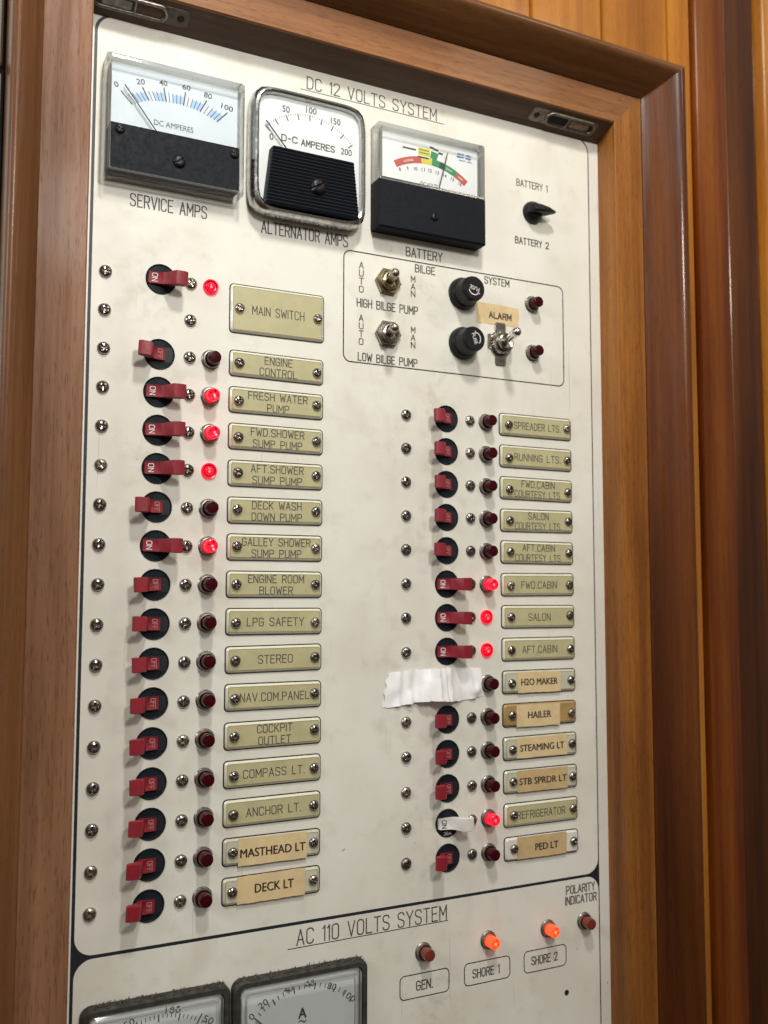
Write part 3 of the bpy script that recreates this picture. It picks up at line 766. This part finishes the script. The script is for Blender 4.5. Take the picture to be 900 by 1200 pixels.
def arcband(u0, u1, r0, r1, m, h=.275):
    vs = []; k = 8
    a0 = math.asin((u0-cxm)/rm); a1 = math.asin((u1-cxm)/rm)
    for i in range(k+1):
        a = a0+(a1-a0)*i/k
        vs += [(cxm+r0*math.sin(a), cym-r0*math.cos(a), h), (cxm+r1*math.sin(a), cym-r1*math.cos(a), h)]
    mb.add(vs, [(2*i, 2*i+1, 2*i+3, 2*i+2) for i in range(k)], m)
for u0, u1, m in ((8.16, 9.09, 'dred'), (9.09, 9.47, 'dyel'), (9.47, 9.74, 'dgrn'), (9.74, 9.90, 'ddgrn'), (9.90, 10.36, 'dgrn'), (10.36, 10.72, 'dred')): arcband(u0, u1, rm-.21, rm, m)
for u0, u1 in ((8.45, 8.80), (9.98, 10.20)):
    arcband(u0, u1, rm-.135, rm-.12, 'print', .278); arcband(u0, u1, rm-.10, rm-.085, 'print', .278)
arcband(10.44, 10.60, rm-.12, rm-.09, 'print', .278)
mb.add([(8.99, -5.09, .275), (9.40, -5.09, .275), (9.40, -4.86, .275), (8.99, -4.86, .275)], [(0, 1, 2, 3)], 'dyel')
mb.add([(9.44, -5.07, .275), (9.70, -5.02, .275), (9.62, -4.80, .275), (9.40, -4.85, .275)], [(0, 1, 2, 3)], 'dgrn')
for y in (-5.03, -4.94): mb.ribbon([(9.04, y, .278), (9.35, y, .278)], .028, 'dgrn')
for x0, x1, y in ((8.48, 8.92, -4.985), (9.01, 9.36, -4.80)): 
    for k in range(5): mb.ribbon([(x0+(x1-x0)*k/5, y, .278), (x0+(x1-x0)*(k+.65)/5, y, .278)], .045, 'dialink')
for k, (x, y) in enumerate(((9.42, -5.17), (9.57, -5.13), (9.72, -5.05))): mb.ribbon([(x, y, .278), (x+.09, y+.01, .278)], .06, 'dialink')
for x0, x1, y, w in ((10.32, 10.92, -5.17, .05), (10.30, 10.92, -5.08, .06), (10.38, 10.94, -4.98, .035)):
    n = 11
    for k in range(n):
        if (k*7+int(w*1000)) % 5: mb.ribbon([(x0+(x1-x0)*k/n, y+.014*math.sin(3.1*k), .278), (x0+(x1-x0)*(k+.55)/n, y+.014*math.cos(2.3*k), .278)], w*(.5+.4*abs(math.sin(k*2.1))), 'logoblue')
for s, x, y in (("8", 8.37, -4.28), ("9", 8.63, -4.36), ("10", 8.90, -4.40), ("11", 9.16, -4.43), ("12", 9.40, -4.44), ("13", 9.65, -4.43), ("14", 9.91, -4.39), ("15", 10.18, -4.33), ("16", 10.45, -4.23)):
    w = .028*len(s); ftext(mb, s, (x-w, x+w, y-.055, y+.055), 'dialink', .278, rot=(x-cxm)*.35, bold=.01)
ftext(mb, "DC VOLTS", (9.07, 9.66, -4.05, -3.93), 'dialink', .278)
part("dial_marking", mb, dl)
mb = MB(); mb.tube([(9.95, -5.06, .38), (9.62, -3.80, .38)], .017, 'dialink', 6); part("needle", mb, t, P_)
part("adjusting_screw", screw_mb(r=.12, hh=.07, slot='slot', m='knob', rot=.2), t, (9.38-9.37, -2.90+3.9, .555))

# --- the two AC meters at the foot of the photo
def fuzz(mb, u0, u1, v, h, n):
    for k in range(n):
        x = random.uniform(u0, u1); y = v+random.uniform(-.02, .05); z = random.uniform(.03, h)
        a = random.uniform(-2.6, -.5); l = random.uniform(.03, .085)
        p = [(x, y, z), (x+l*.5*math.cos(a), y+l*.5*math.sin(a), z+random.uniform(-.02, .05)), (x+l*math.cos(a+.5), y+l*math.sin(a+.5), z+random.uniform(-.03, .06))]
        mb.tube(p, [.012, .010, .004], 'dust', 4)
    for k in range(n//3):
        x = random.uniform(u0, u1); y = v+random.uniform(-.015, .05); z = random.uniform(.0, h); r = random.uniform(.015, .045)
        mb.lathe([(r, z), (r*.8, z+r*.6), (.002, z+r*.8)], 'dust', c=(x, y), seg=7)
def acmeter(u0, u1, v0, label, which):
    v1 = v0+3.75; uc, vc = (u0+u1)/2, (v0+v1)/2; a, b = (u1-u0)/2, (v1-v0)/2
    t = thing("panel_meter", (uc, vc, 0), label, "meter", "panel meters")
    P_ = (-uc, -vc, 0)
    mb = MB()
    mb.loops([rrect(-a, a, -b, b, .26, 0, 7), rrect(-a, a, -b, b, .26, .24, 7), rrect(-a+.06, a-.06, -b+.06, b-.06, .22, .30, 7), rrect(-a+.17, a-.17, -b+.17, b-.17, .14, .30, 7), rrect(-a+.19, a-.19, -b+.19, b-.19, .12, .20, 7)], 'dusty', False, False)
    part("rim", mb, t)
    mb = MB(); ringwall(mb, (-a+.20, a-.20, -b+.20, b-.20), .14, .10, .36, 'case', .14, .06); part("case", mb, t)
    mb = MB(); mb.prism((-a+.22, a-.22, -b+.22, .75), .01, .16, 'dialwhite', r=.02); dl = part("dial", mb, t)
    mb = MB(); mb.prism((-a+.36, a-.36, .75, b-.36), .01, .32, 'blackplastic', r=.02, c=.03); part("lower_cover", mb, t)
    mb = MB(); mb.loops([rrect(-a+.32, a-.32, -b+.32, .77, .08, .335)], 'window'); part("window", mb, t)
    mb = MB()
    if which == 2:
        cx, cy, r = 5.62-uc, 20.55-vc, 1.90
        arc_ticks(mb, cx, cy, r-.08, r+.09, -46, 44, 20, 4, .022, .032, .166, short=.7)
        for s, x, y, rt in (("0", 4.12, 19.12, -.7), ("20", 4.43, 18.86, -.5), ("40", 5.12, 18.61, -.15), ("60", 5.74, 18.56, .05), ("80", 6.38, 18.76, .32), ("100", 6.90, 19.11, .65)):
            w = .065*len(s); ftext(mb, s, (x-uc-w, x-uc+w, y-vc-.085, y-vc+.085), 'dialink', .166, rot=rt)
        stext(mb, "A", (5.44-uc, 5.62-uc, 19.18-vc, 19.40-vc), .05, 'dialink', .166)
        mb.ribbon([(5.43-uc, 19.50-vc, .166), (5.48-uc, 19.47-vc, .166), (5.53-uc, 19.50-vc, .166), (5.58-uc, 19.53-vc, .166), (5.63-uc, 19.50-vc, .166)], .03, 'dialink')
        mb.tube([(4.23-uc, 19.20-vc, .25), (5.4-uc, 20.3-vc, .25)], .02, 'dialink', 6)
    else:
        cx, cy, r = 1.70-uc, 20.75-vc, 2.05
        arc_ticks(mb, cx, cy, r-.09, r+.09, -44, 44, 30, 5, .02, .03, .166, short=.55)
        for s, x, y, rt in (("0", .30, 19.05, -.7), ("50", .98, 18.68, -.3), ("100", 2.06, 18.56, .1), ("150", 2.92, 18.95, .5)):
            w = .065*len(s); ftext(mb, s, (x-uc-w, x-uc+w, y-vc-.085, y-vc+.085), 'dialink', .166, rot=rt)
        stext(mb, "V", (1.60-uc, 1.80-uc, 19.5-vc, 19.75-vc), .05, 'dialink', .166)
        mb.tube([(.5-uc, 19.5-vc, .25), (1.7-uc, 20.5-vc, .25)], .02, 'dialink', 6)
    part("dial_marking", mb, dl)
    mb = MB(); fuzz(mb, -a+.1, a-.12, -b+.0, .27, 300); d = part("dust", mb, t); d['kind'] = 'stuff'
acmeter(-.19, 3.52, 18.16, "dusty black rimmed meter at the bottom left corner of the panel", 1)
acmeter(3.60, 7.40, 18.16, "dusty black rimmed meter marked A, under the AC 110 VOLTS SYSTEM heading", 2)

# ================================================================== SELECTOR, SWITCHES, FUSES
t = thing("selector_knob", (13.30, -3.93, 0), "black pointer knob between the BATTERY 1 and BATTERY 2 captions", "knob")
mb = MB(); mb.lathe([(.36, 0), (.36, .08), (.33, .15), (.27, .24), (.22, .30), (.0015, .31)], 'knob', seg=36); part("skirt", mb, t)
mb = MB()
A = []
for x, w, h0, h1 in ((-.30, .10, .08, .34), (-.22, .13, .08, .50), (0, .13, .08, .56), (.30, .10, .14, .55), (.52, .045, .26, .50), (.62, .02, .32, .46)):
    A.append([(x, -w, h0), (x, -w*.9, h1-.04), (x, -w*.5, h1), (x, w*.5, h1), (x, w*.9, h1-.04), (x, w, h0)])
mb.loops(A, 'knob', True, True); p = part("pointer", mb, t); p.rotation_euler = (0, .03, 0)

def hexring(r, h0, h1, c, m, mb, rot=0.0):
    def hx(rr, h): return [(rr*math.cos(math.radians(60*k)+rot), rr*math.sin(math.radians(60*k)+rot), h) for k in range(6)]
    A = [hx(r, h0), hx(r, h1-c), hx(r-c*1.3, h1)]
    mb.loops(A, m, True, True)
def lever(mb, tip, r0, r1, m, base_h=.15):
    n = 14; P = []; Rr = []
    for i in range(n+1):
        f = i/n; P.append((tip[0]*f, tip[1]*f, base_h+(tip[2]-base_h)*f)); Rr.append(r0+(r1-r0)*f)
    d = (Vector(P[-1])-Vector(P[0])).normalized()
    for k in range(1, 6):
        a = k/5*math.pi/2; q = Vector(P[n])+d*r1*math.sin(a)*.9; P.append(tuple(q)); Rr.append(max(.004, r1*math.cos(a)))
    mb.tube(P, Rr, m, 16)
def pump_switch(u, v, label, nutmat, tip, rot):
    t = thing("toggle_switch", (u, v, 0), label, "toggle switch", "toggle switches inside the bilge outline")
    mb = MB(); hexring(.42, 0, .14, .03, nutmat, mb, rot); part("hex_nut", mb, t)
    mb = MB(); mb.lathe([(.30, .141), (.30, .18), (.275, .20), (.275, .27), (.25, .30), (.21, .31), (.19, .28), (.16, .18), (.0015, .17)], nutmat, seg=36); part("bushing", mb, t)
    mb = MB(); lever(mb, tip, .125, .135, 'nickel', .2); part("lever", mb, t)
pump_switch(8.10, -.90, "bat handled toggle switch with brassy nut above the HIGH BILGE PUMP caption", 'brass', (-.16, -.02, .80), .08)
pump_switch(8.10, .66, "bat handled toggle switch with dull nut above the LOW BILGE PUMP caption", 'nickel', (-.18, .02, .80), .02)
t = thing("toggle_switch", (12.04, .50, 0), "long chrome toggle switch with knurled nut under the ALARM label", "toggle switch", "toggle switches inside the bilge outline")
mb = MB()
for sg in (-1, 1):
    mb.prism((-.20, .20, *(sorted((sg*.36, sg*.68)))), .003, .05, 'nickel', r=.08, c=.015)
mb.lathe([(.42, .003), (.42, .045), (.0015, .046)], 'nickel', seg=36)
mb.prism((-.47, -.34, -.28, .16), .003, .05, 'nickel', r=.02); tb = part("tab_washer", mb, t)
mb = MB(); ftext(mb, "ON", (-.13, .13, -.62, -.48), 'dialink', .054); ftext(mb, "OFF", (-.13, .13, .49, .63), 'dialink', .054); part("marking", mb, tb)
mb = MB(); A = []
for r, h in ((1, .05), (1, .2), (.92, .25)):
    A.append([((.36*r-(.025 if k % 2 else 0))*math.cos(math.pi*k/30), (.36*r-(.025 if k % 2 else 0))*math.sin(math.pi*k/30), h) for k in range(60)])
mb.loops(A, 'steel', True, True); part("knurled_nut", mb, t)
mb = MB(); mb.lathe([(.26, .25), (.26, .38), (.22, .41), (.16, .37), (.0015, .33)], 'nickel', seg=32); part("bushing", mb, t)
mb = MB(); lever(mb, (-.17, -.10, 1.16), .10, .145, 'chrome', .3); part("lever", mb, t)

def fuse(v, label, trot):
    t = thing("fuse_holder", (10.68, v, 0), label, "fuse holder", "black fuse holders")
    mb = MB(); mb.lathe([(.50, 0), (.50, .09), (.47, .13), (.46, .20), (.43, .235), (.0015, .235)], 'knob', seg=40); part("base_ring", mb, t)
    mb = MB(); A = []
    for r, h in ((.425, .235), (.405, .34), (.39, .55), (.375, .66), (.345, .70)):
        A.append([((r-(.014 if (k % 2 and h < .6) else 0))*math.cos(math.pi*k/36), (r-(.014 if (k % 2 and h < .6) else 0))*math.sin(math.pi*k/36), h) for k in range(72)])
    mb.loops(A, 'knob', True, True); cp = part("cap", mb, t)
    mb = MB(); ftext(mb, "FUSE", (-.17, .17, -.06, .06), 'print', .0, bold=.005)
    pts = [(.20*math.cos(math.radians(a)), .20*math.sin(math.radians(a)), 0) for a in range(205, 330, 10)]
    mb.ribbon(pts, .028, 'print'); x, y, _ = pts[0]; mb.add([(x-.05, y-.02, 0), (x+.06, y-.05, 0), (x+.03, y+.05, 0)], [(0, 1, 2)], 'print')
    mk = part("marking", mb, cp, (0, 0, .703)); mk.rotation_euler = (0, trot, 0)
fuse(-.90, "upper black fuse holder with FUSE printed upside down on its cap", math.radians(195))
fuse(.64, "lower black fuse holder with FUSE printed slanting on its cap", math.radians(70))
ind_lamp(13.24, -.93, 'off', "dark red lamp inside the bilge outline, right of the ALARM label", "dark red lamps of the bilge alarm")
ind_lamp(13.25, .64, 'off', "dark red lamp inside the bilge outline, right of the chrome toggle", "dark red lamps of the bilge alarm")
# alarm label
t = thing("paper_tape", (11.98, -.42, 0), "tan paper tape hand lettered ALARM stuck above the chrome toggle", "label tape")
mb = MB(); P = []; nu = 10
for j in range(3):
    for i in range(nu+1):
        f, g = i/nu, j/2
        P.append((-.79+1.565*f+(-.035 if j == 2 else 0), -.30+.60*g+.03*(1-f)*(g-.5)*2+random.uniform(-.008, .008), .012+.006*math.sin(2.2*i)))
mb.add(P, [(j*(nu+1)+i, j*(nu+1)+i+1, (j+1)*(nu+1)+i+1, (j+1)*(nu+1)+i) for j in range(2) for i in range(nu)], 'paper'); pp = part("paper", mb, t)
mb = MB(); stext(mb, "ALARM", (-.34, .47, -.06, .115), .038, 'ink', .022); part("lettering", mb, pp)

# ================================================================== BREAKER ROWS
def row_l(i): return i*1.0
PL = lambda i: (3.335, 6.035, row_l(i)*.9935+.035-.335, row_l(i)*.9935+.035+.335)
left = [  # row, state, lamp, plate lines
 (2, 0, 'off', ["ENGINE", "CONTROL"]), (3, 1, 'lit', ["FRESH WATER", "PUMP"]), (4, 1, 'lit', ["FWD.SHOWER", "SUMP PUMP"]), (5, 1, 'flush', ["AFT.SHOWER", "SUMP PUMP"]),
 (6, 0, 'off', ["DECK WASH", "DOWN PUMP"]), (7, 1, 'lit', ["GALLEY SHOWER", "SUMP PUMP"]), (8, 0, 'off', ["ENGINE ROOM", "BLOWER"]), (9, 0, 'off', ["LPG SAFETY"]), (10, 0, 'off', ["STEREO"]),
 (11, 0, 'off', ["NAV.COM.PANEL"]), (12, 0, 'off', ["COCKPIT", "OUTLET"]), (13, 0, 'off', ["COMPASS LT."]), (14, 0, 'off', ["ANCHOR LT."]), (15, 0, 'off', ["MASTHEAD LT"]), (16, 0, 'off', ["DECK LT"])]
def width(s): return sum(G[c][0]+1.35 for c in s)-1.35
def lay(lines, uc, vc, k=.0375, hgt=.20, maxw=1.95):
    out = []
    if len(lines) == 1:
        w = min(maxw, width(lines[0])*.040); out.append((lines[0], (uc-w/2, uc+w/2, vc-hgt*.52, vc+hgt*.52)))
    else:
        for s, dv in zip(lines, (-.155, .155)):
            w = min(maxw, width(s)*k); out.append((s, (uc-w/2, uc+w/2, vc+dv-hgt/2, vc+dv+hgt/2)))
    return out
UB, ULP = 1.425, 2.80
breaker(UB, 0.0, 1, "double pole red breaker switched on, left of the MAIN SWITCH plate", [(0, 0), (2.228, 0), (0, 1.0), (2.228, 1.0)])
ind_lamp(ULP-.03, .02, 'flush', "lit flush red lamp left of the tall MAIN SWITCH plate")
plate(3.32, 6.045, -.155, 1.155, "tall cream plate reading MAIN SWITCH, twice the height of the others", [("MAIN SWITCH", (3.93, 5.44, .39, .62))])
words = {'off': "dark red", 'lit': "lit red", 'flush': "lit flush red", 'brown': "brown"}
for i, on, lamp_s, lines in left:
    nm = " ".join(lines); v = row_l(i)
    breaker(UB, v, on, "red breaker switched %s in the row of the %s plate" % ("on" if on else "off", nm), [(0, v), (2.228, v)])
    ind_lamp(ULP, v*.998, lamp_s, "%s indicator lamp left of the %s plate" % (words[lamp_s], nm))
    u0, u1, v0, v1 = PL(i); vc = (v0+v1)/2
    if i == 15:
        plate(u0, u1, v0, v1, "clear plate with tan paper label reading MASTHEAD LT", [(lines[0], (3.78, 5.60, 14.88, 15.10))], 'clear', (3.72, 5.65, 14.61, 15.31, 'paper'))
    elif i == 16:
        plate(u0, u1, v0, v1, "clear plate with tan paper label reading DECK LT", [(lines[0], (4.19, 5.27, 15.80, 16.03))], 'clear', (3.71, 5.60, 15.565, 16.27, 'paper'))
    else:
        plate(u0, u1, v0, v1, "cream plate reading %s" % nm, lay(lines, 4.70, vc+.01))
UR, ULR, Z0, PR = 10.086, 11.49, 3.0, .99
right = [
 (0, 0, 'off', ["SPREADER LTS."]), (1, 0, 'off', ["RUNNING LTS."]), (2, 0, 'off', ["FWD.CABIN", "COURTESY LTS."]), (3, 0, 'off', ["SALON", "COURTESY LTS."]), (4, 0, 'off', ["AFT.CABIN", "COURTESY LTS."]),
 (5, 1, 'lit', ["FWD.CABIN"]), (6, 1, 'flush', ["SALON"]), (7, 1, 'flush', ["AFT.CABIN"]), (8, None, 'off', ["H2O MAKER"]), (9, 0, 'off', ["HAILER"]), (10, 0, 'off', ["STEAMING LT"]), (11, 0, 'off', ["STB SPRDR LT"]),
 (12, 2, 'lit', ["REFRIGERATOR"]), (13, 0, 'off', ["PED LT"])]
TP_ = {8: ((12.53, 14.15, 10.63, 11.26, 'paper'), (12.66, 14.02, 10.83, 11.03), 'clear'), 9: ((12.48, 14.10, 11.62, 12.28, 'paper'), (12.90, 13.76, 11.83, 12.03), 'tan'),
       10: ((12.49, 14.36, 12.60, 13.21, 'paper'), (12.60, 14.24, 12.81, 13.01), 'clear'), 11: ((12.48, 14.37, 13.58, 14.225, 'paperdark'), (12.56, 14.32, 13.81, 14.01), 'clear'),
       13: ((12.46, 14.29, 15.55, 16.20, 'paperdark'), (13.12, 13.97, 15.79, 15.99), 'white')}
for j, on, lamp_s, lines in right:
    nm = " ".join(lines); v = Z0+j*PR; multi = nm
    vc = 3.015+j*.990-.005
    if j == 8: pass
    elif on == 2: breaker(UR, v, 1, "white toggled breaker switched on in the row of the REFRIGERATOR plate", [(8.721, v), (10.92, v)], True)
    else: breaker(UR, v, on, "red breaker switched %s in the row of the %s plate" % ("on" if on else "off", nm), [(8.721, v), (10.92, v)])
    ind_lamp(ULR-(.02 if lamp_s == 'flush' else 0), v, lamp_s, "%s indicator lamp left of the %s plate" % (words[lamp_s], nm))
    u0, u1, v0, v1 = 11.995+.005*j, 14.695+.005*j, vc-.33, vc+.33
    if j in TP_:
        tp, bx, kd = TP_[j]
        desc = {'clear': "clear plate with tan paper label reading %s", 'tan': "browned plate with tan paper label reading %s", 'white': "white plate with brown paper label reading %s"}[kd] % nm
        plate(u0, u1, v0, v1, desc, [(nm, bx)], kd, tp, s0=.29)
    else:
        plate(u0, u1, v0, v1, "cream plate reading %s alone" % nm if nm in ("SALON", "FWD.CABIN", "AFT.CABIN") else "cream plate reading %s" % nm, lay(lines, 13.37, vc+.01, maxw=1.76), s0=.29)

# white cloth tape covering one breaker position
mb = MB(); nu, nv = 64, 14; P = []
def tape_h(f, g):
    u = 8.0+3.4*f
    h = .03
    h += .34*math.exp(-((u-9.75)/.55)**4)*(.75+.25*g)
    for c, w, a in ((8.80, .13, .12), (9.15, .08, .10), (9.45, .07, -.08), (9.68, .06, .10), (10.06, .05, -.13), (10.45, .14, .07), (10.95, .08, .10), (8.45, .10, .07)):
        h += a*math.exp(-((u-c-.10*(g-.5))/w)**2)*(.5+.5*abs(math.sin(2+3*g+c)))
    h += .05*math.exp(-((u-8.25)/.2)**2-((g-.55)/.25)**2)+.10*math.exp(-((u-11.15)/.16)**2-((g-.75)/.18)**2)
    h += .012*math.sin(13*f+5*g)+.008*math.sin(31*f-7*g)
    return max(.012, h)
for j in range(nv+1):
    g = j/nv
    for i in range(nu+1):
        f = i/nu
        a = lerp((8.12, 10.48), (11.25, 10.44), f); b = lerp((7.95, 11.42), (11.36, 11.31), f); p = lerp(a, b, g)
        ed = (random.uniform(-.012, .012) if (f in (0, 1) or g in (0, 1)) else 0)
        wob = -.06*math.sin(3.3*f)*(1-g)+.05*math.sin(9*f+1)*g
        P.append((p[0]+ed+(.03*math.sin(19*g) if i == 0 else 0), p[1]+ed+wob, tape_h(f, g)))
mb.add(P, [(j*(nu+1)+i, j*(nu+1)+i+1, (j+1)*(nu+1)+i+1, (j+1)*(nu+1)+i) for j in range(nv) for i in range(nu)], 'tape')
mb.v = [(a-9.65, b-10.9, c) for a, b, c in mb.v]
solo("white_tape", mb.mesh("white_tape", 60), (9.65, 10.9, 0), "crinkled strip of white cloth tape stuck over a breaker beside the H2O MAKER lamp", "tape")

# AC indicator lamps
for u, v, s, lb in ((9.27, 18.37, 'brown', "unlit brown lamp above the GEN. box"), (11.45, 18.38, 'amber', "glowing orange lamp above the SHORE 1 box"),
                    (13.60, 18.38, 'amber', "glowing orange lamp above the SHORE 2 box"), (14.98, 18.36, 'brown', "unlit brown lamp under the POLARITY INDICATOR caption")):
    ind_lamp(u-.0, v-.0, s, lb, "amber lamps of the AC section")
